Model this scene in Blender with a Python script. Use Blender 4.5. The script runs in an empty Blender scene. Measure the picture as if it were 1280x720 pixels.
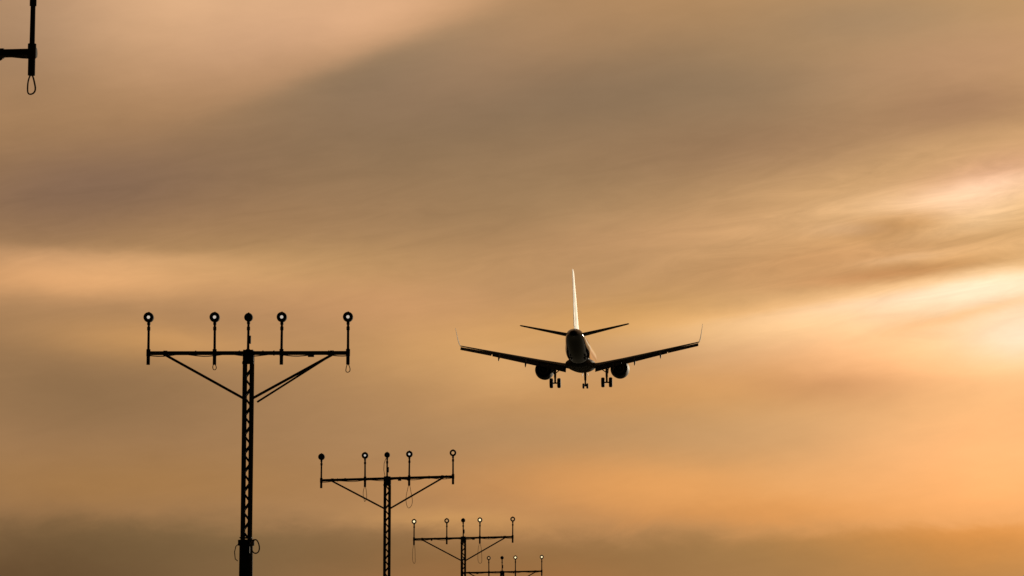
import bpy, bmesh, math, random
from mathutils import Vector, Matrix, Euler

random.seed(7)
R = math.radians
scene = bpy.context.scene
col = scene.collection

# ------------------------------------------------------------------ camera
FOCAL = 3676.0                                  # focal length in photo pixels (1280 wide)
PITCH = math.atan((888 - 360) / FOCAL)          # horizon lies below the frame
EYE = Vector((0, 0, 1.7))
cam_data = bpy.data.cameras.new("camera")
cam_data.sensor_width = 36.0
cam_data.lens = 36.0 * FOCAL / 1280
cam_data.clip_start = 0.5
cam_data.clip_end = 30000
cam = bpy.data.objects.new("camera", cam_data)
col.objects.link(cam)
cam.location = EYE
cam.rotation_euler = (R(90) + PITCH, 0, 0)
scene.camera = cam

FWD = Vector((0, math.cos(PITCH), math.sin(PITCH)))
UP = Vector((0, -math.sin(PITCH), math.cos(PITCH)))


def place(px, py, depth):
    """world position of something seen at px, py and known to stand depth metres away"""
    return EYE + depth * (FWD + Vector((1, 0, 0)) * ((px - 640) / FOCAL) + UP * ((360 - py) / FOCAL))


# ------------------------------------------------------------------ exposure
scene.view_settings.view_transform = 'Standard'
scene.view_settings.look = 'None'
scene.view_settings.exposure = 0
scene.view_settings.gamma = 1
scene.view_settings.use_curve_mapping = False

# ------------------------------------------------------------------ sun
SUN_AZ, SUN_EL = 18.0, 7.8                      # degrees right of straight ahead, above the horizon
sun_data = bpy.data.lights.new("sun", 'SUN')
sun_data.energy = 3.6
sun_data.angle = R(0.6)
sun_data.color = (1.0, 0.83, 0.60)
sun = bpy.data.objects.new("sun", sun_data)
col.objects.link(sun)
sun_dir = Vector((math.sin(R(SUN_AZ)) * math.cos(R(SUN_EL)), math.cos(R(SUN_AZ)) * math.cos(R(SUN_EL)), math.sin(R(SUN_EL))))
sun.rotation_euler = sun_dir.to_track_quat('Z', 'Y').to_euler()
sun.location = (60, 60, 60)

# ------------------------------------------------------------------ sky: clear evening air behind sheets of stratus
# each streak: azimuth, elevation, length, width (degrees), tilt, display tone added
SKY_BASE = (0.6376, 0.4835, 0.3377)
STREAKS = [
    (-6.209, 13.996, 5.455, 1.715, 0.149, 0.0, 0.238, 0.202, 0.181),
    (-2.234, 13.603, 2.026, 0.701, 0.291, 0.0, 0.112, 0.085, 0.076),
    (-4.927, 12.793, 2.338, 0.935, 0.31, 0.0, 0.018, 0.014, 0.025),
    (-8.482, 10.013, 3.117, 0.857, 0.119, 0.0, -0.118, -0.081, -0.02),
    (-2.536, 10.967, 3.429, 0.935, 0.197, 0.0, -0.086, -0.054, -0.037),
    (2.225, 12.056, 4.052, 1.091, 0.149, 0.0, -0.139, -0.084, -0.027),
    (9.159, 12.528, 3.117, 0.623, 0.1, 0.0, -0.043, -0.04, -0.002),
    (-9.06, 8.227, 2.961, 0.39, 0.0, 0.0, 0.142, 0.093, 0.051),
    (-4.561, 8.537, 3.897, 0.623, 0.0, 0.0, 0.064, 0.057, 0.023),
    (3.469, 9.248, 3.897, 0.546, 0.1, 0.0, 0.025, 0.012, 0.012),
    (9.412, 10.141, 1.715, 0.499, 0.245, 0.0, -0.004, -0.032, 0.03),
    (7.703, 9.847, 1.87, 0.249, 0.149, 0.0, 0.048, 0.052, 0.052),
    (6.906, 8.734, 3.117, 0.436, 0.1, 0.0, -0.04, -0.062, -0.053),
    (9.211, 8.101, 2.961, 0.312, 0.129, 0.0, 0.176, 0.187, 0.19),
    (6.112, 7.74, 2.65, 0.281, 0.119, 0.0, 0.064, 0.036, 0.019),
    (10.415, 7.351, 2.026, 0.779, 0.0, 0.0, 0.084, 0.145, 0.185),
    (5.016, 7.366, 2.806, 0.39, 0.05, 0.0, 0.132, 0.111, 0.059),
    (7.954, 6.861, 3.897, 0.623, 0.0, 0.0, 0.168, 0.094, 0.065),
    (-8.399, 6.083, 2.806, 0.935, -0.05, 0.0, -0.08, -0.053, -0.034),
    (-6.876, 7.032, 2.338, 0.405, -0.05, 0.0, 0.153, 0.101, 0.036),
    (-1.256, 6.925, 2.338, 0.779, 0.0, 0.0, 0.13, 0.093, 0.041),
    (-7.598, 4.323, 3.897, 0.623, 0.0, 0.0, 0.008, -0.006, -0.033),
    (0.0, 5.448, 3.429, 0.623, 0.0, 0.0, 0.015, 0.016, 0.014),
    (3.286, 6.138, 3.897, 0.546, 0.05, 0.0, 0.062, 0.019, -0.023),
    (9.596, 4.989, 3.429, 1.403, 0.0, 0.0, 0.173, 0.082, 0.044),
    (2.494, 4.357, 3.897, 0.623, 0.0, 0.0, 0.161, 0.069, -0.008),
    (4.971, 3.726, 3.117, 0.39, 0.0, 0.0, 0.045, -0.005, -0.041),
    (9.979, 8.205, 7.793, 6.235, 0.0, 0.0, 0.235, 0.202, 0.136),
    (1.886, 7.546, 2.338, 0.468, 0.1, 0.0, 0.058, 0.03, -0.017),
    (5.69, 10.924, 3.897, 0.779, 0.1, 0.0, -0.13, -0.106, -0.054),
    (0.316, 10.043, 3.897, 0.935, 0.1, 0.0, -0.055, -0.028, -0.01),
    (9.567, 3.765, 3.897, 0.935, 0.0, 0.0, 0.101, 0.032, -0.014),
    (-5.277, 3.54, 7.014, 2.182, -0.015, 0.218, -0.149, -0.094, -0.068),
    (2.487, 3.257, 4.676, 2.182, 0.02, 0.234, -0.107, -0.067, -0.054),
    (9.106, 3.479, 4.052, 2.182, 0.03, 0.14, -0.021, -0.066, -0.103),
    (-2.705, 12.609, 3.585, 2.182, 0.328, 0.405, 0.053, 0.046, 0.062),
    (-2.83, 7.93, 3.117, 0.623, 0.0, 0.0, 0.093, 0.055, 0.04),
    (-9.79, 12.964, 1.87, 1.403, 0.0, 0.0, -0.104, -0.073, -0.042),
    (-9.818, 1.631, 3.429, 1.715, 0.0, 0.0, -0.216, -0.175, -0.126),
    (0.0, 1.964, 3.897, 1.403, 0.0, 0.0, 0.101, 0.014, -0.017),
    (-3.023, 12.606, 2.961, 1.091, 0.354, 0.187, -0.162, -0.1, -0.067),
    (6.399, 6.265, 1.87, 0.39, 0.0, 0.0, -0.1, -0.09, -0.051),
    (7.569, 9.34, 1.091, 0.218, 0.1, 0.0, -0.148, -0.17, -0.194),
    (0.0, 6.46, 1.091, 0.468, 0.0, 0.0, 0.058, 0.046, 0.027),
    (-1.245, 3.662, 1.87, 0.218, -0.05, 0.0, 0.088, 0.068, 0.024),
    (7.513, 8.012, 4.052, 0.857, 0.139, 0.094, -0.043, 0.012, 0.084),
    (9.002, 9.06, 1.247, 0.125, 0.1, 0.0, -0.06, -0.053, -0.046),
    (7.071, 9.288, 0.935, 0.156, 0.05, 0.0, 0.031, 0.057, 0.097),
    (9.32, 9.483, 0.779, 0.249, 0.149, 0.0, -0.01, -0.002, 0.005),
    (7.681, 8.704, 0.779, 0.094, 0.119, 0.0, 0.062, 0.066, 0.069),
    (7.21, 8.357, 1.715, 0.156, 0.08, 0.0, 0.015, -0.015, -0.01),
    (9.875, 7.056, 1.091, 0.39, 0.0, 0.0, -0.056, 0.02, 0.08),
    (-8.148, 8.833, 3.117, 0.935, -0.0, 0.125, 0.139, 0.101, 0.075),
    (9.103, 10.104, 1.715, 0.779, 0.197, 0.187, 0.167, 0.192, 0.187),
    (8.45, 8.472, 1.87, 0.187, 0.1, 0.0, -0.127, -0.122, -0.111),
    (9.292, 11.604, 1.87, 0.546, 0.05, 0.0, -0.113, -0.098, -0.048),
    (5.073, 11.864, 2.338, 0.779, 0.1, 0.0, -0.074, -0.047, -0.021),
    (8.969, 7.598, 1.403, 0.109, 0.217, 0.0, 0.017, -0.041, -0.074),
    (7.301, 13.353, 2.182, 0.546, 0.0, 0.0, -0.074, -0.041, -0.005),
]
world = bpy.data.worlds.new("World")
scene.world = world
world.use_nodes = True
nt = world.node_tree
nt.nodes.clear()


def N(kind, **kw):
    n = nt.nodes.new(kind)
    for k, v in kw.items():
        setattr(n, k, v)
    return n


def put(sock, v):
    if hasattr(v, 'is_output'):
        nt.links.new(v, sock)
    else:
        sock.default_value = v


def M(op, a, b=None, c=None, clamp=False):
    n = N('ShaderNodeMath', operation=op, use_clamp=clamp)
    put(n.inputs[0], a)
    if b is not None:
        put(n.inputs[1], b)
    if c is not None:
        put(n.inputs[2], c)
    return n.outputs[0]


def VM(op, a, b=None, c=None):
    n = N('ShaderNodeVectorMath', operation=op)
    put(n.inputs[0], a)
    if b is not None:
        put(n.inputs[1], b)
    if c is not None:
        put(n.inputs[2], c)
    return n.outputs['Value'] if op == 'DOT_PRODUCT' else n.outputs[0]


coord = N('ShaderNodeTexCoord')
direction = coord.outputs['Generated']
sep = N('ShaderNodeSeparateXYZ')
put(sep.inputs[0], direction)
dx, dy, dz = sep.outputs
az0 = M('MULTIPLY', M('ARCTAN2', dx, dy), 57.29578)
el0 = M('MULTIPLY', M('ARCSINE', dz), 57.29578)


def cloud_noise(scale_az, scale_el, slope, scale, detail, rough, off, distort=0.0):
    """fibrous noise in azimuth / elevation, stretched along the cloud sheets"""
    c = N('ShaderNodeCombineXYZ')
    put(c.inputs[0], M('MULTIPLY', az0, scale_az))
    put(c.inputs[1], M('MULTIPLY', M('MULTIPLY_ADD', az0, -slope, el0), scale_el))
    put(c.inputs[2], off)
    n = N('ShaderNodeTexNoise')
    put(n.inputs['Vector'], c.outputs[0])
    put(n.inputs['Scale'], scale)
    put(n.inputs['Detail'], detail)
    put(n.inputs['Roughness'], rough)
    put(n.inputs['Distortion'], distort)
    return M('SUBTRACT', n.outputs['Fac'], 0.5)


drift_a = cloud_noise(0.22, 0.55, 0.12, 1.0, 4, 0.55, 3.1)
drift_b = cloud_noise(0.30, 0.8, 0.08, 2.2, 4, 0.6, 11.7)
az = M('MULTIPLY_ADD', drift_a, 0.9, az0)
low = N('ShaderNodeMapRange', interpolation_type='SMOOTHSTEP')   # ragged tops of the low cloud bank
put(low.inputs['Value'], el0)
put(low.inputs['From Min'], 3.2)
put(low.inputs['From Max'], 5.2)
put(low.inputs['To Min'], 0.55)
put(low.inputs['To Max'], 0.06)
drift_c = cloud_noise(0.55, 1.1, 0.02, 1.2, 6, 0.62, 47.2, 0.5)
el = M('ADD', M('MULTIPLY_ADD', drift_a, 0.30, el0), M('MULTIPLY', drift_b, 0.2))
el = M('MULTIPLY_ADD', drift_c, low.outputs[0], el)

tone = None
acc = SKY_BASE
for (ca, ce, sl, sw, tilt, edge, r, g, b) in STREAKS:
    a_ = M('SUBTRACT', az, ca)
    e_ = M('SUBTRACT', el, ce)
    u = M('MULTIPLY_ADD', a_, math.cos(tilt) / sl, M('MULTIPLY', e_, math.sin(tilt) / sl))
    v = M('MULTIPLY_ADD', a_, -math.sin(tilt) / sw, M('MULTIPLY', e_, math.cos(tilt) / sw))
    q = M('MULTIPLY_ADD', u, u, M('MULTIPLY', v, v))
    w = M('POWER', 2.718282, M('MULTIPLY', q, -1.0))
    if edge:                                    # a sheet with a crisp upper rim
        w = M('MULTIPLY', w, M('MULTIPLY_ADD', M('TANH', M('MULTIPLY', v, sw / edge)), -0.5, 0.5))
    acc = VM('MULTIPLY_ADD', w, (r, g, b), acc)

# fibres and mottling of the cloud sheets, stronger in the ragged cloud near the sun
fibre = cloud_noise(0.30, 1.7, 0.16, 1.7, 7, 0.64, 21.3, 0.9)
mottle = cloud_noise(0.6, 1.5, 0.06, 1.1, 5, 0.6, 5.9, 0.3)
sun_dot = VM('DOT_PRODUCT', direction, tuple(sun_dir))
near = N('ShaderNodeMapRange', interpolation_type='SMOOTHSTEP')
put(near.inputs['Value'], sun_dot)
put(near.inputs['From Min'], math.cos(R(17)))
put(near.inputs['From Max'], math.cos(R(7)))
belt = M('POWER', 2.718282, M('MULTIPLY', M('POWER', M('MULTIPLY', M('SUBTRACT', el0, 9.3), 0.55), 2.0), -1.0))
tex = M('ADD', M('MULTIPLY', fibre, M('MULTIPLY_ADD', M('MULTIPLY', near.outputs[0], belt), 0.26, M('MULTIPLY_ADD', belt, 0.10, 0.03))), M('MULTIPLY', mottle, 0.07))
acc = VM('MULTIPLY', acc, M('ADD', tex, 1.0))
acc = VM('MAXIMUM', acc, (0.02, 0.02, 0.02))
gam = N('ShaderNodeGamma')
put(gam.inputs[0], acc)
put(gam.inputs[1], 2.2)
# the cloud deck loses its light away from the sunset
fall = N('ShaderNodeMapRange', interpolation_type='SMOOTHSTEP')
put(fall.inputs['Value'], sun_dot)
put(fall.inputs['From Min'], 0.05)
put(fall.inputs['From Max'], 0.86)
put(fall.inputs['To Min'], 0.22)
put(fall.inputs['To Max'], 1.0)
cloud_bg = N('ShaderNodeBackground')
put(cloud_bg.inputs['Color'], gam.outputs[0])
put(cloud_bg.inputs['Strength'], M('POWER', fall.outputs[0], 3.0))

air = N('ShaderNodeTexSky', sky_type='NISHITA')
air.sun_disc = False
air.sun_elevation = R(SUN_EL)
air.sun_rotation = R(SUN_AZ)
air.dust_density = 4.0
air.air_density = 1.5
air_bg = N('ShaderNodeBackground')
put(air_bg.inputs['Color'], air.outputs[0])
put(air_bg.inputs['Strength'], 0.05)
mix = N('ShaderNodeMixShader')
put(mix.inputs[0], 0.97)                        # the cloud deck is almost closed
put(mix.inputs[1], air_bg.outputs[0])
put(mix.inputs[2], cloud_bg.outputs[0])
wout = N('ShaderNodeOutputWorld')
put(wout.inputs['Surface'], mix.outputs[0])
world.cycles.sampling_method = 'MANUAL'
world.cycles.sample_map_resolution = 1024


# ------------------------------------------------------------------ helpers
def material(name, color, rough=0.5, metal=0.0, spec=0.5, var=0.15, scale=6.0, emit=None, coat=0.0):
    m = bpy.data.materials.new(name)
    m.use_nodes = True
    t = m.node_tree
    p = t.nodes['Principled BSDF']
    tc = t.nodes.new('ShaderNodeTexCoord')
    no = t.nodes.new('ShaderNodeTexNoise')
    no.inputs['Scale'].default_value = scale
    no.inputs['Detail'].default_value = 5
    t.links.new(tc.outputs['Object'], no.inputs['Vector'])
    ramp = t.nodes.new('ShaderNodeValToRGB')
    ramp.color_ramp.elements[0].position = 0.3
    ramp.color_ramp.elements[1].position = 0.7
    ramp.color_ramp.elements[0].color = tuple(c * (1 - var) for c in color) + (1,)
    ramp.color_ramp.elements[1].color = tuple(min(1, c * (1 + var)) for c in color) + (1,)
    t.links.new(no.outputs['Fac'], ramp.inputs[0])
    t.links.new(ramp.outputs[0], p.inputs['Base Color'])
    mr = t.nodes.new('ShaderNodeMapRange')
    mr.inputs['To Min'].default_value = max(0.02, rough - 0.06)
    mr.inputs['To Max'].default_value = min(1, rough + 0.06)
    t.links.new(no.outputs['Fac'], mr.inputs['Value'])
    t.links.new(mr.outputs[0], p.inputs['Roughness'])
    p.inputs['Metallic'].default_value = metal
    p.inputs['Specular IOR Level'].default_value = spec
    p.inputs['Coat Weight'].default_value = coat
    if emit:
        p.inputs['Emission Color'].default_value = emit[:3] + (1,)
        p.inputs['Emission Strength'].default_value = emit[3]
    return m


STEEL = material('weathered_dark_steel', (0.05, 0.046, 0.042), 0.9, 0.0, 0.06, 0.35, 9)
HOUSING = material('black_lamp_housing', (0.03, 0.03, 0.03), 0.9, 0.0, 0.05, 0.2, 12)
CABLE = material('grey_cable_sheath', (0.24, 0.19, 0.15), 0.9, 0.0, 0.08, 0.2, 20)
LENS_PALE = material('pale_lit_lens', (0.7, 0.7, 0.7), 0.2, emit=(0.95, 0.83, 0.70, 0.58))
LENS_WARM = material('warm_lit_lens', (0.7, 0.65, 0.5), 0.2, emit=(1.0, 0.80, 0.45, 1.3))
LENS_DIM = material('dim_amber_lens', (0.5, 0.4, 0.3), 0.2, emit=(0.75, 0.42, 0.18, 0.6))
LENS_OFF = material('dark_unlit_lens', (0.02, 0.02, 0.02), 0.4)
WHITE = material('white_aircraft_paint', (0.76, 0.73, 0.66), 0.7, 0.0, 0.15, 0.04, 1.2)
FUSELAGE_SHADE = material('fuselage_painted_shade', (0.014, 0.014, 0.02), 0.0, 0.0, 0.12, 0.08, 1.2)  # shade on the white fuselage, put into a near-black base colour
PALE = material('pale_winglet_paint', (0.68, 0.62, 0.54), 0.85, 0.0, 0.05, 0.06, 2)
GREY = material('grey_aircraft_paint', (0.09, 0.09, 0.095), 0.75, 0.0, 0.12, 0.1, 1.5)
DARK = material('dark_blue_aircraft_paint', (0.02, 0.022, 0.04), 0.7, 0.0, 0.1, 0.1, 1.5)
RUBBER = material('tyre_rubber', (0.015, 0.015, 0.015), 0.85, 0.0, 0.2, 0.2, 8)
GEAR = material('landing_gear_metal', (0.07, 0.065, 0.06), 0.8, 0.0, 0.1, 0.15, 6)


class MB:
    def __init__(self):
        self.bm = bmesh.new()

    def ring(self, pts):
        return [self.bm.verts.new(p) for p in pts]

    def bridge(self, rings, cap=True):
        n = len(rings[0])
        for a, b in zip(rings, rings[1:]):
            for i in range(n):
                self.bm.faces.new((a[i], a[(i + 1) % n], b[(i + 1) % n], b[i]))
        if cap:
            self.bm.faces.new(list(reversed(rings[0])))
            self.bm.faces.new(rings[-1])
        return self

    def tube(self, a, b, r0, r1=None, n=12, cap=True):
        return self.path([a, b], [r0, r0 if r1 is None else r1], n, cap)

    def path(self, pts, radii, n=8, cap=True, closed=False):
        pts = [Vector(p) for p in pts]
        if not hasattr(radii, '__len__'):
            radii = [radii] * len(pts)
        rings = []
        prev = None
        k = len(pts)
        for i, p in enumerate(pts):
            if closed:
                t = pts[(i + 1) % k] - pts[i - 1]
            else:
                t = pts[min(i + 1, k - 1)] - pts[max(i - 1, 0)]
            t.normalize()
            if prev is None:
                ref = Vector((0, 0, 1)) if abs(t.z) < 0.9 else Vector((0, 1, 0))
                s = t.cross(ref).normalized()
            else:
                s = (prev - t * prev.dot(t)).normalized()
            prev = s
            w = t.cross(s)
            rings.append(self.ring([p + radii[i] * (math.cos(2 * math.pi * j / n) * s + math.sin(2 * math.pi * j / n) * w) for j in range(n)]))
        if closed:
            rings.append(rings[0])
            cap = False
        return self.bridge(rings, cap)

    def box(self, c, s, rot=None):
        c = Vector(c)
        v = []
        for sx in (-.5, .5):
            for sy in (-.5, .5):
                for sz in (-.5, .5):
                    p = Vector((sx * s[0], sy * s[1], sz * s[2]))
                    if rot is not None:
                        p = rot @ p
                    v.append(self.bm.verts.new(c + p))
        for f in ((0, 1, 3, 2), (4, 6, 7, 5), (0, 4, 5, 1), (2, 3, 7, 6), (0, 2, 6, 4), (1, 5, 7, 3)):
            self.bm.faces.new([v[i] for i in f])
        return self

    def lathe_y(self, prof, cx=0, cz=0, n=40, cap=False, close=False):
        """prof: (y, radius) pairs spun about the y axis through cx, cz"""
        rings = [self.ring([(cx + r * math.cos(2 * math.pi * j / n), y, cz + r * math.sin(2 * math.pi * j / n)) for j in range(n)]) for y, r in prof]
        if close:
            rings.append(rings[0])
        return self.bridge(rings, cap)

    def build(self, name, mat, parent=None, smooth=True, angle=35):
        bmesh.ops.recalc_face_normals(self.bm, faces=self.bm.faces)
        me = bpy.data.meshes.new(name)
        self.bm.to_mesh(me)
        self.bm.free()
        me.materials.append(mat)
        if smooth:
            me.shade_smooth()
            me.set_sharp_from_angle(angle=R(angle))
        o = bpy.data.objects.new(name, me)
        col.objects.link(o)
        if parent is not None:
            o.parent = parent
        return o


def thing(name, label, cat, loc, rot=(0, 0, 0), group=None):
    o = bpy.data.objects.new(name, None)
    o.empty_display_size = 0.5
    col.objects.link(o)
    o.location = loc
    o.rotation_euler = rot
    o['label'] = label
    o['category'] = cat
    if group:
        o['group'] = group
    return o


# ------------------------------------------------------------------ ground (below the frame, carries the masts)
gm = bpy.data.materials.new('dry_dusk_grass')
gm.use_nodes = True
t = gm.node_tree
p = t.nodes['Principled BSDF']
tc = t.nodes.new('ShaderNodeTexCoord')
n1 = t.nodes.new('ShaderNodeTexNoise')
n1.inputs['Scale'].default_value = 0.35
n1.inputs['Detail'].default_value = 10
n1.inputs['Roughness'].default_value = 0.7
t.links.new(tc.outputs['Object'], n1.inputs['Vector'])
cr = t.nodes.new('ShaderNodeValToRGB')
cr.color_ramp.elements[0].position = 0.3
cr.color_ramp.elements[1].position = 0.75
cr.color_ramp.elements[0].color = (0.028, 0.035, 0.012, 1)
cr.color_ramp.elements[1].color = (0.075, 0.07, 0.03, 1)
t.links.new(n1.outputs['Fac'], cr.inputs[0])
t.links.new(cr.outputs[0], p.inputs['Base Color'])
p.inputs['Roughness'].default_value = 1.0
p.inputs['Specular IOR Level'].default_value = 0.1
bp = t.nodes.new('ShaderNodeBump')
bp.inputs['Strength'].default_value = 0.6
t.links.new(n1.outputs['Fac'], bp.inputs['Height'])
t.links.new(bp.outputs[0], p.inputs['Normal'])
g = MB()
NG = 40
vs = [[g.bm.verts.new(((i / NG - .5) * 9000, (j / NG - .4) * 9000, 0)) for i in range(NG + 1)] for j in range(NG + 1)]
for j in range(NG):
    for i in range(NG):
        g.bm.faces.new((vs[j][i], vs[j][i + 1], vs[j + 1][i + 1], vs[j + 1][i]))
ground = g.build('ground', gm)
ground['kind'] = 'structure'

# ------------------------------------------------------------------ approach light masts
RUNWAY = R(-2.7)                                # the row of masts runs slightly to the right
LAMP_X = (-2.0, -0.67, 0.0, 0.67, 2.0)
LENSES = {'pale': LENS_PALE, 'warm': LENS_WARM, 'dim': LENS_DIM, 'off': LENS_OFF}


def loop_pts(x, y, z, w, h, n=18, twist=0.3):
    """a hanging loop of cable, its top at x, y, z"""
    return [(x + w / 2 * math.sin(a) * (1 - .25 * math.cos(a)), y + twist * w * math.sin(a), z - h / 2 + h / 2 * math.cos(a)) for a in [2 * math.pi * i / n for i in range(n)]]


def kinked(pts, seed, amount):
    """the same loop with the small kinks of a stiff cable"""
    rr = random.Random(seed)
    k1, k2, p1, p2 = rr.uniform(1, 2), rr.uniform(2, 3.4), rr.uniform(0, 6), rr.uniform(0, 6)
    out = []
    for i, (x, y, z) in enumerate(pts):
        a = 2 * math.pi * i / len(pts)
        f = (1 - math.cos(a)) / 2
        out.append((x + f * amount * (math.sin(k1 * a + p1) + .6 * math.sin(k2 * a + p2)), y, z + .3 * amount * f * math.sin(2 * a + p1)))
    return out


def mast(px, py, depth, tilt, label, lenses, tails, base_drop, sway, low_detail=False, double_brace=False, heads=None):
    """px, py: where the crossbar meets the pole; tilt: lean of the crossbar"""
    top = place(px, py, depth)
    H = top.z
    root = thing('approach_light_mast', label, 'light mast', (top.x, top.y, 0), (0, 0, RUNWAY), 'row of approach light masts')
    jb = H - base_drop                          # joint of the lattice and the wide foot
    # wide lower section: a closed ribbed tube
    m = MB()
    m.tube((0, 0, 0), (0, 0, jb - .05), .15, .135, 20)
    m.tube((0, 0, jb - .05), (0, 0, jb + .06), .165, .165, 20)
    for k in range(int(jb / .9)):
        m.tube((0, 0, .5 + .9 * k), (0, 0, .53 + .9 * k), .155, .155, 20)
    m.build('mast_foot', STEEL, root)
    # base plate bolted to a concrete pad
    m = MB()
    m.box((0, 0, .03), (.6, .6, .06))
    for sx in (-1, 1):
        for sy in (-1, 1):
            m.tube((sx * .24, sy * .24, .06), (sx * .24, sy * .24, .12), .02, n=8)
    m.build('base_plate', STEEL, root, smooth=False)
    # lattice: four legs, two at each side, and zigzag lacing on both faces
    m = MB()
    hx, hy = .070, .070
    z1 = H - .02
    for sx in (-1, 1):
        for sy in (-1, 1):
            m.tube((sx * hx, sy * hy, jb), (sx * hx, sy * hy, z1), .038, n=10)
    step = .19
    k = 0
    z = jb + .05
    while z + step < z1 - .1:
        s = 1 if k % 2 else -1
        m.tube((-s * hx, -hy, z), (s * hx, -hy, z + step), .019, n=6)
        m.tube((-hx, -s * hy, z), (-hx, s * hy, z + step), .012, n=6)
        m.tube((hx, -s * hy, z), (hx, s * hy, z + step), .012, n=6)
        m.tube((-s * hx, hy, z), (s * hx, hy, z + step), .019, n=6)
        z += step
        k += 1
    m.box((0, 0, jb + .1), (.24, .24, .02))
    m.build('lattice_pole', STEEL, root)
    m = MB()
    m.box((0, 0, H - .05), (.20, .19, .22))
    m.tube((-.115, -.07, H - .2), (.115, -.07, H - .2), .03, n=10)
    m.build('head_bracket', STEEL, root, smooth=False)
    # crossbar, leaning a little
    st = math.tan(tilt)

    def bz(x):
        return H + x * st
    m = MB()
    m.tube((-2.0, -.02, bz(-2.0)), (2.0, -.02, bz(2.0)), .041, n=14)
    for x in LAMP_X:
        m.tube((x - .03, -.02, bz(x - .03)), (x + .03, -.02, bz(x + .03)), .05, n=14)
    fit = random.Random(int(depth))
    for x in [fit.uniform(-1.8, 1.8) for _ in range(6)]:
        m.tube((x - .012, -.02, bz(x - .012)), (x + .012, -.02, bz(x + .012)), .052, n=14)
    m.build('crossbar', STEEL, root)
    # splice boxes clamped under the bar
    for _ in range(2):
        x = fit.choice((-1, 1)) * fit.uniform(.3, 1.3)
        m = MB()
        m.box((x, -.03, bz(x) - .06), (fit.uniform(.05, .11), .06, .04))
        m.build('splice_box', HOUSING, root, smooth=False)
    # sagging wires tied along the bar
    m = MB()
    pts = []
    for i in range(41):
        x = -2 + i * .1
        pts.append((x, -.06, bz(x) - .035 - .022 * abs(math.sin(x * 3.3 + sway)) - .012 * math.sin(x * 7 + sway)))
    m.path(pts, .011, 6)
    m.build('bar_cable', CABLE, root)
    # diagonal braces
    for s in (-1, 1):
        m = MB()
        m.tube((s * 1.68, 0, bz(s * 1.68) - .03), (s * .10, 0, H - .90), .027, n=10)
        m.tube((s * 1.71, -.02, bz(s * 1.71)), (s * 1.63, -.02, bz(s * 1.63)), .052, n=12)
        m.build('brace', STEEL, root)
    if double_brace:
        m = MB()
        m.tube((1.62, .07, bz(1.62) - .05), (.17, .10, H - .97), .02, n=10)
        m.build('brace', STEEL, root)
    # lamps on their stalks
    for i, x in enumerate(LAMP_X):
        b = bz(x)
        lz = b + .71
        rnd = random.Random(int(px * 7 + i))
        lean = rnd.uniform(-.006, .006)
        m = MB()
        m.tube((x, -.09, b - .03), (x + lean, -.09, lz - .10), .027, .024, 12)
        m.tube((x + lean * .9, -.09, lz - .26), (x + lean, -.09, lz - .19), .034, .034, 12)
        m.tube((x, -.09, b - .07), (x, -.09, b + .07), .042, .042, 12)
        if i != 2:
            m.tube((x, -.09, b - .24), (x, -.09, b), .036, .036, 12)
        else:
            m.box((x + .03, -.09, b + .26), (.05, .05, .16))
        m.box((x, -.055, b), (.06, .09, .075))
        stalk = m.build('lamp_stalk', STEEL, root)
        lx = x + lean
        kind = lenses[i]
        hr = (heads[i] if heads else None) or (.103 if i != 2 else .088)
        # lamp head: a dished can facing the approach, thick bezel, lens recessed in it
        m = MB()
        y0 = -.09
        if kind == 'off':
            prof = [(y0 - .09, .001), (y0 - .085, hr * .55), (y0 - .06, hr * .9), (y0 - .02, hr), (y0 + .05, hr * .95), (y0 + .12, hr * .55), (y0 + .14, .001)]
        else:
            hole = .035 if kind in ('pale',) else .05
            prof = [(y0 - .05, hole * .92), (y0 - .07, hole), (y0 - .085, hr * .82), (y0 - .07, hr * .97), (y0 - .03, hr), (y0 + .05, hr * .93), (y0 + .12, hr * .5), (y0 + .14, .001)]
        m.lathe_y(prof, lx, lz, 28)
        m.tube((lx - .03, y0, lz - hr - .02), (lx + .03, y0, lz - hr - .02), .03, n=10)
        m.tube((lx, y0, lz + hr * .9), (lx, y0, lz + hr * 1.12), .02, .012, 8)
        m.build('lamp_head', HOUSING, stalk)
        m = MB()
        if kind == 'off':
            m.lathe_y([(y0 - .092, hr * .5), (y0 - .10, hr * .35), (y0 - .104, .001)], lx, lz, 24)
        else:
            m.lathe_y([(y0 - .052, hole * .95), (y0 - .058, hole * .6), (y0 - .06, .001)], lx, lz, 24)
        m.build('lamp_lens', LENSES[kind], stalk)
        if i in tails:
            w, h = tails[i]
            m = MB()
            m.path(kinked(loop_pts(x, -.09, b - .235, w, h, 26), int(px) + i, .16 * w), .0085 if h < .3 else .0075, 6, closed=True)
            m.build('cable_loop', CABLE, stalk)
    return root, H, jb


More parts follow.
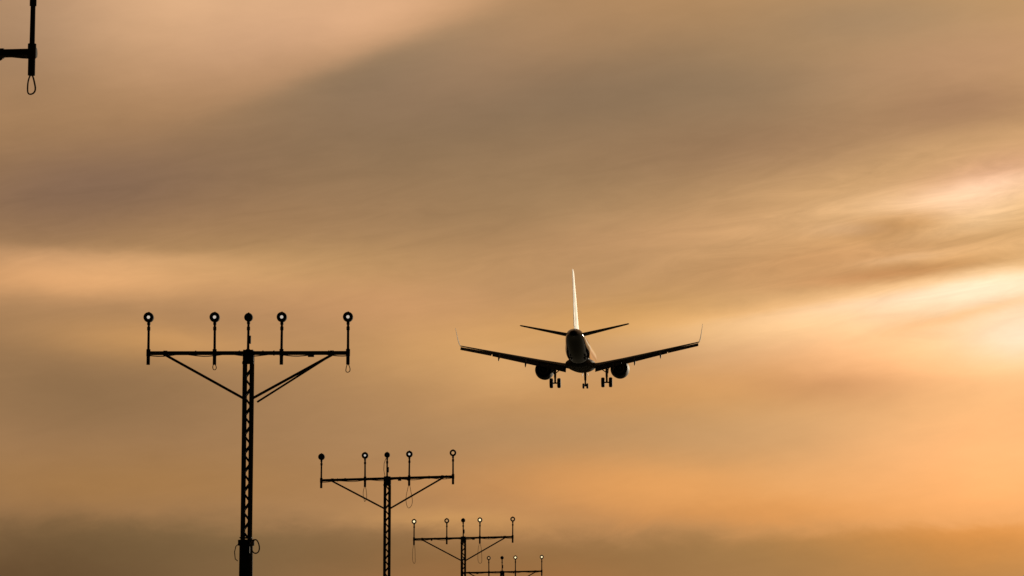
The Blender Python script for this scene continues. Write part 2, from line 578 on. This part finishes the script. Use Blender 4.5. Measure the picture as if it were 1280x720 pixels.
masts = [
    # px, py of the bar centre, depth, tilt, ...
    (-211.5, 73, 28.72, R(0.9), 'nearest approach light mast, cut off by the upper left corner, one crossbar end in view',
     ('pale', 'pale', 'off', 'pale', 'pale'), {4: (.058, .19)}, 3.8, .4, False),
    (310.8, 441.5, 58.7, R(-0.25), 'largest whole approach light mast, five lamps on top and looped cable low on its pole',
     ('pale', 'pale', 'off', 'pale', 'pale'), {1: (.07, .11), 4: (.065, .16)}, 3.78, 1.3, True),
    (484.2, 598.2, 89.1, R(1.45), 'middle approach light mast with tilted crossbar and an unlit dark lamp at its left end',
     ('off', 'pale', 'off', 'pale', 'dim'), {1: (.11, .45), 3: (.15, .68)}, 4.6, 2.2, False),
    (579.3, 672.6, 119.1, R(1.2), 'small approach light mast, second farthest of the row, bright lamp at its left end',
     ('warm', 'dim', 'off', 'warm', 'dim'), {0: (.12, .75), 3: (.14, .8)}, 4.6, .9, False),
    (627.8, 715.0, 148.5, R(1.0), 'farthest and smallest approach light mast, crossbar at the bottom edge, bright lamp at right end',
     ('dim', 'dim', 'off', 'warm', 'warm'), {}, 4.6, 3.0, False),
]
for i, (px, py, dep, tilt, label, lens, tails, drop, sway, dbl) in enumerate(masts):
    root, H, jb = mast(px, py, dep, tilt, label, lens, tails, drop, sway, double_brace=dbl)
    if i == 1:
        # spare cable coiled at the top of the foot
        m = MB()
        m.path(loop_pts(.20, -.10, jb + .06, .13, .27, 20, .6), .013, 8, closed=True)
        m.path([(.09, -.14, jb - .02), (.14, -.14, jb + .05), (.20, -.11, jb + .06)], .013, 8)
        m.build('coiled_cable', CABLE, root)
        m = MB()
        m.path([(-.13, -.1, jb - .02), (-.19, -.1, jb - .07), (-.215, -.1, jb - .18), (-.2, -.1, jb - .32), (-.15, -.1, jb - .36)], .009, 8)
        m.build('slack_cable', CABLE, root)
        m = MB()
        m.box((.02, -.19, jb - .1), (.16, .1, .22))
        m.build('junction_box', HOUSING, root, smooth=False)
    if i == 2:
        m = MB()
        m.path([(-.04, -.12, H + .6), (-.09, -.12, H + .45), (-.1, -.12, H + .25), (-.06, -.12, H + .05)], .008, 8)
        m.build('slack_cable', CABLE, root)

# ------------------------------------------------------------------ airliner
# local axes: x to its right, y towards its nose, z up; origin between the main wheels' contact points
PLANE_AT = place(726.3, 484.7, 352.0)
plane = thing('airliner', 'twin engine jet airliner flying away with flaps and wheels down and a sunlit tail fin', 'airliner',
              PLANE_AT)
heading = Matrix.Rotation(R(-3.65), 4, 'Z') @ Matrix.Rotation(R(3.6), 4, 'X') @ Matrix.Rotation(R(-0.5), 4, 'Y')
plane.rotation_euler = heading.to_euler()


def loft(mb, secs, n=40):
    """secs: (y, x0, z_top, z_bottom, half_width[, squareness])"""
    rings = []
    for s in secs:
        y, x0, zt, zb, hw = s[:5]
        zc, hh = (zt + zb) / 2, (zt - zb) / 2
        rings.append(mb.ring([(x0 + hw * math.cos(2 * math.pi * j / n), y, zc + hh * math.sin(2 * math.pi * j / n)) for j in range(n)]))
    mb.bridge(rings)
    return mb


def smooth_secs(keys, per=5):
    out = []
    for i in range(len(keys) - 1):
        p0, p1, p2, p3 = keys[max(i - 1, 0)], keys[i], keys[i + 1], keys[min(i + 2, len(keys) - 1)]
        for k in range(per):
            t = k / per
            out.append(tuple(0.5 * (2 * b + (c - a) * t + (2 * a - 5 * b + 4 * c - d) * t * t + (3 * b - a - 3 * c + d) * t ** 3) for a, b, c, d in zip(p0, p1, p2, p3)))
    out.append(keys[-1])
    return out


FUS = [
    (17.25, 0, 3.80, 3.70, .04), (16.9, 0, 4.15, 3.35, .48), (16.2, 0, 4.48, 3.05, .86), (15.2, 0, 4.96, 2.75, 1.18),
    (14.0, 0, 5.48, 2.56, 1.40), (12.6, 0, 5.74, 2.47, 1.49), (11, 0, 5.79, 2.45, 1.505), (4, 0, 5.79, 2.45, 1.505),
    (-5.5, 0, 5.80, 2.45, 1.505), (-8.5, 0, 5.84, 2.72, 1.46), (-11.5, 0, 5.93, 3.25, 1.28), (-14.5, 0, 6.03, 3.95, 1.14),
    (-17, 0, 5.99, 4.58, .92), (-18.6, 0, 5.74, 4.92, .52), (-19.1, 0, 5.52, 5.0, .22)]
m = MB()
loft(m, smooth_secs(FUS, 4), 48)
fuselage = m.build('fuselage', FUSELAGE_SHADE, plane, angle=60)
m = MB()
m.lathe_y([(-19.15, .16), (-19.12, .2), (-19.0, .22), (-18.9, .1)], 0, 5.22, 20, cap=True)
m.build('exhaust_cone', DARK, fuselage)
# belly fairing
m = MB()
loft(m, smooth_secs([(7.4, 0, 3.2, 2.3, .5), (6.6, 0, 3.3, 2.1, 1.2), (5, 0, 3.4, 2.13, 1.66), (2, 0, 3.5, 2.12, 1.78), (-1, 0, 3.5, 2.14, 1.78),
                     (-3.6, 0, 3.4, 2.18, 1.62), (-5.6, 0, 3.2, 2.2, 1.1), (-6.6, 0, 3.1, 2.35, .4)], 5), 40)
m.build('belly_fairing', GREY, plane, angle=60)


def airfoil(chord, thick, n=12):
    """closed loop of (back, up): back 0 at leading edge"""
    up, lo = [], []
    for i in range(n + 1):
        s = 0.5 * (1 - math.cos(math.pi * i / n))
        tt = 5 * thick * (0.2969 * math.sqrt(s) - 0.126 * s - 0.3516 * s * s + 0.2843 * s ** 3 - 0.1015 * s ** 4)
        cam_ = 0.02 * (1 - (2 * s - 1) ** 2)
        up.append((s * chord, (cam_ + tt) * chord))
        lo.append((s * chord, (cam_ - tt) * chord))
    return up + list(reversed(lo[1:-1]))


def wing_loft(mb, secs):
    """secs: (x, y_le, z, chord, thickness ratio, twist)"""
    rings = []
    for x, yl, z, c, th, tw in secs:
        ring = []
        for bk, upv in airfoil(c, th):
            ring.append((x, yl - bk * math.cos(tw) - 0 * upv, z + upv - bk * math.sin(tw)))
        rings.append(mb.ring(ring))
    return mb.bridge(rings)


def wz(ax):                                     # height of the wing's chord plane along the span
    return 2.69 + max(0, ax - 1.5) * .190 - .0002 * max(0, ax - 1.5) ** 2


def wle(ax):
    return 4.3 - max(0, ax - 1.5) * .53


def wch(ax):
    return 5.3 - (ax - 1.5) * .5 if ax < 5.0 else 3.55 - (ax - 5.0) * .235


for s in (-1, 1):
    m = MB()
    xs = [1.2, 2.2, 3.4, 5.0, 6.6, 8.2, 9.8, 11.4, 12.8, 13.8, 14.2]
    wing_loft(m, [(s * x, wle(x), wz(x), wch(x) * .82, .145 - .003 * x, R(1.5)) for x in xs])
    wing = m.build('wing', GREY, plane)
    # extended flaps hanging behind and below the trailing edge
    for (x0, x1, ch, dr, ang) in ((1.75, 4.9, 1.25, .12, R(34)), (5.0, 10.4, 1.0, .10, R(34)), (10.5, 14.1, .90, .05, R(28))):
        m = MB()
        sec = []
        for k in range(5):
            x = x0 + (x1 - x0) * k / 4
            yt = wle(x) - wch(x) * .80
            c = ch * (1 - (.32 if x0 < 10 else .1) * k / 4)
            sec.append((s * x, yt, wz(x) - .11 - dr, c, .13, ang))
        wing_loft(m, sec)
        m.build('aileron' if x0 > 10 else 'flap', GREY, wing)
    # flap track fairings
    for x, sc in ((3.9, 1.0), (6.5, .95), (9.6, .85)):
        m = MB()
        yt = wle(x) - wch(x) * .55
        zz = wz(x)
        loft(m, smooth_secs([(yt + .5, s * x, zz - .08, zz - .16, .03), (yt - .2, s * x, zz - .06, zz - .34 * sc, .12), (yt - 1.1, s * x, zz - .2, zz - .62 * sc, .14),
                             (yt - 1.9, s * x, zz - .5, zz - 1.05 * sc, .10), (yt - 2.3, s * x, zz - .9 * sc, zz - 1.25 * sc, .07), (yt - 2.5, s * x, zz - 1.15 * sc, zz - 1.3 * sc, .03)], 4), 14)
        m.build('flap_track_fairing', GREY, wing)
    # winglet, canted a little outwards
    m = MB()
    x = 14.2
    rings = []
    for f in (0, .12, .35, .7, 1.0):
        c = 1.30 * (1 - f) + .45 * f
        xx = s * (x + .10 * min(1, f * 6) + .36 * f)
        zz = wz(x) + 2.05 * f ** 1.1
        yl = wle(x) - .1 - 1.5 * f
        rings.append(m.ring([(xx - s * upv, yl - bk, zz) for bk, upv in airfoil(c, .085)]))
    m.bridge(rings)
    m.build('winglet', PALE, wing)
    # slats drooping along the leading edge
    m = MB()
    wing_loft(m, [(s * x, wle(x) + .42, wz(x) - .26, .62 - .012 * x, .16, R(-24)) for x in (2.0, 4.0, 5.6, 8, 10.5, 13.4)])
    m.build('slat', GREY, wing)
    # engine
    ex, ez = s * 4.57, 2.40
    m = MB()
    m.lathe_y([(5.9, .80), (6.1, .90), (6.15, .97), (6.05, 1.04), (5.6, 1.13), (4.6, 1.16), (3.4, 1.11), (2.4, .97), (2.4, .88), (3.2, .9), (5.0, .84)], ex, ez, 44, close=True)
    engine = m.build('engine', GREY, plane)
    m = MB()
    m.lathe_y([(3.4, .66), (2.4, .62), (1.7, .48), (1.7, .42), (2.2, .4)], ex, ez, 32)
    m.build('core_nozzle', GEAR, engine)
    m = MB()
    m.lathe_y([(2.4, .34), (1.8, .28), (1.2, .08), (1.12, .005)], ex, ez, 24)
    m.build('exhaust_plug', GEAR, engine)
    m = MB()
    m.lathe_y([(5.1, .9), (5.08, .3), (5.3, .25), (5.6, .02)], ex, ez, 32)
    m.build('fan', DARK, engine)
    m = MB()
    rings = []
    for y, zt, zb, hw in ((5.4, 3.52, 3.4, .05), (4.6, 3.62, 3.35, .16), (3.0, 3.55, 3.0, .2), (1.4, 3.2, 2.75, .16), (.4, 3.05, 2.85, .04)):
        rings.append(m.ring([(ex - hw, y, zb), (ex + hw, y, zb), (ex + hw, y, zt), (ex - hw, y, zt)]))
    m.bridge(rings)
    m.build('pylon', GREY, engine)
    # tail plane
    m = MB()
    wing_loft(m, [(s * .5, -12.6, 5.34, 3.6, .11, 0), (s * 2.5, -13.75, 5.73, 2.75, .11, 0), (s * 4.5, -14.9, 6.12, 1.95, .11, 0), (s * 6.12, -15.8, 6.44, 1.3, .11, 0), (s * 6.24, -16.0, 6.46, .9, .07, 0)])
    stab = m.build('tailplane', GREY, plane)
    m = MB()
    wing_loft(m, [(s * 1.0, -15.6, 5.42, .75, .10, R(-7)), (s * 5.8, -16.82, 6.36, .42, .10, R(-7))])
    m.build('elevator', GREY, stab)
    # main gear
    gx = s * 3.09
    m = MB()
    m.tube((gx, .3, 2.9), (gx, .1, 1.25), .16, .14, 16)
    m.tube((gx, .1, 1.25), (gx, .02, .62), .12, .12, 14)
    m.path([(gx, .3, 1.35), (gx, .45, .95), (gx, .05, .60)], [.06, .08, .08], 10)
    m.tube((gx - .5, 0, .60), (gx + .5, 0, .60), .09, .09, 14)
    gear = m.build('main_gear', GEAR, plane)
    for d in (-.46, .46):
        m = MB()
        w = .21
        prof = [(-w, .25), (-w, .49), (-w * .8, .57), (-w * .3, .60), (w * .3, .60), (w * .8, .57), (w, .49), (w, .25)]
        rings = [m.ring([(gx + d + px_, r * math.cos(2 * math.pi * j / 32), .60 + r * math.sin(2 * math.pi * j / 32)) for j in range(32)]) for px_, r in prof]
        m.bridge(rings)
        m.build('wheel', RUBBER, gear)
    m = MB()
    m.tube((gx, .15, 1.75), (gx - s * 1.05, .2, 2.55), .06, n=10)
    m.tube((gx, .15, 1.9), (gx + s * .65, .5, 2.85), .05, n=10)
    m.tube((gx, .2, 1.6), (gx, 1.3, 2.8), .06, n=10)
    m.build('side_brace', GEAR, gear)
    m = MB()
    m.box((gx + s * .22, .15, 2.2), (.05, .9, 1.0), Matrix.Rotation(R(s * 6), 3, 'Y'))
    m.build('gear_door', DARK, gear, smooth=False)

# fin: swept, with a dorsal root fillet
m = MB()
rings = []
for f, yl, c, th in ((0, -9.6, 8.0, .07), (.045, -11.2, 6.5, .085), (.12, -12.3, 5.55, .095), (.4, -14.3, 4.3, .10), (.7, -16.4, 3.0, .10), (.96, -18.2, 1.95, .095), (1.0, -18.7, 1.3, .06)):
    zz = 5.86 + 6.7 * f
    rings.append(m.ring([(upv - .02 * c * 0, yl - bk, zz) for bk, upv in [(b_, (u_ if True else 0)) for b_, u_ in airfoil(c, th)]]))
m.bridge(rings)
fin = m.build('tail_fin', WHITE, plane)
m = MB()
rings = []
for f, yl, c in ((.06, -16.9, 1.35), (.5, -18.0, 1.0), (.95, -19.4, .62)):
    zz = 5.86 + 6.7 * f
    rings.append(m.ring([(upv, yl - bk, zz) for bk, upv in airfoil(c, .12)]))
m.bridge(rings)
m.build('rudder', WHITE, fin)

# nose gear
m = MB()
m.tube((0, 13.9, 2.9), (0, 13.85, 1.55), .17, .14, 14)
m.tube((0, 13.85, 1.55), (0, 13.83, .88), .10, .10, 12)
m.tube((-.3, 13.83, .85), (.3, 13.83, .85), .06, .06, 12)
m.tube((0, 13.85, 1.55), (0, 14.7, 2.6), .05, n=10)
ngear = m.build('nose_gear', GEAR, plane)
for d in (-.24, .24):
    m = MB()
    w = .13
    prof = [(-w, .12), (-w, .26), (-w * .7, .315), (-w * .2, .335), (w * .2, .335), (w * .7, .315), (w, .26), (w, .12)]
    rings = [m.ring([(d + px_, 13.83 + r * math.cos(2 * math.pi * j / 28), .85 + r * math.sin(2 * math.pi * j / 28)) for j in range(28)]) for px_, r in prof]
    m.bridge(rings)
    m.build('wheel', RUBBER, ngear)
for s in (-1, 1):
    m = MB()
    m.box((s * .33, 13.9, 2.3), (.04, 1.0, .36), Matrix.Rotation(R(s * -8), 3, 'Y'))
    m.build('gear_door', DARK, ngear, smooth=False)
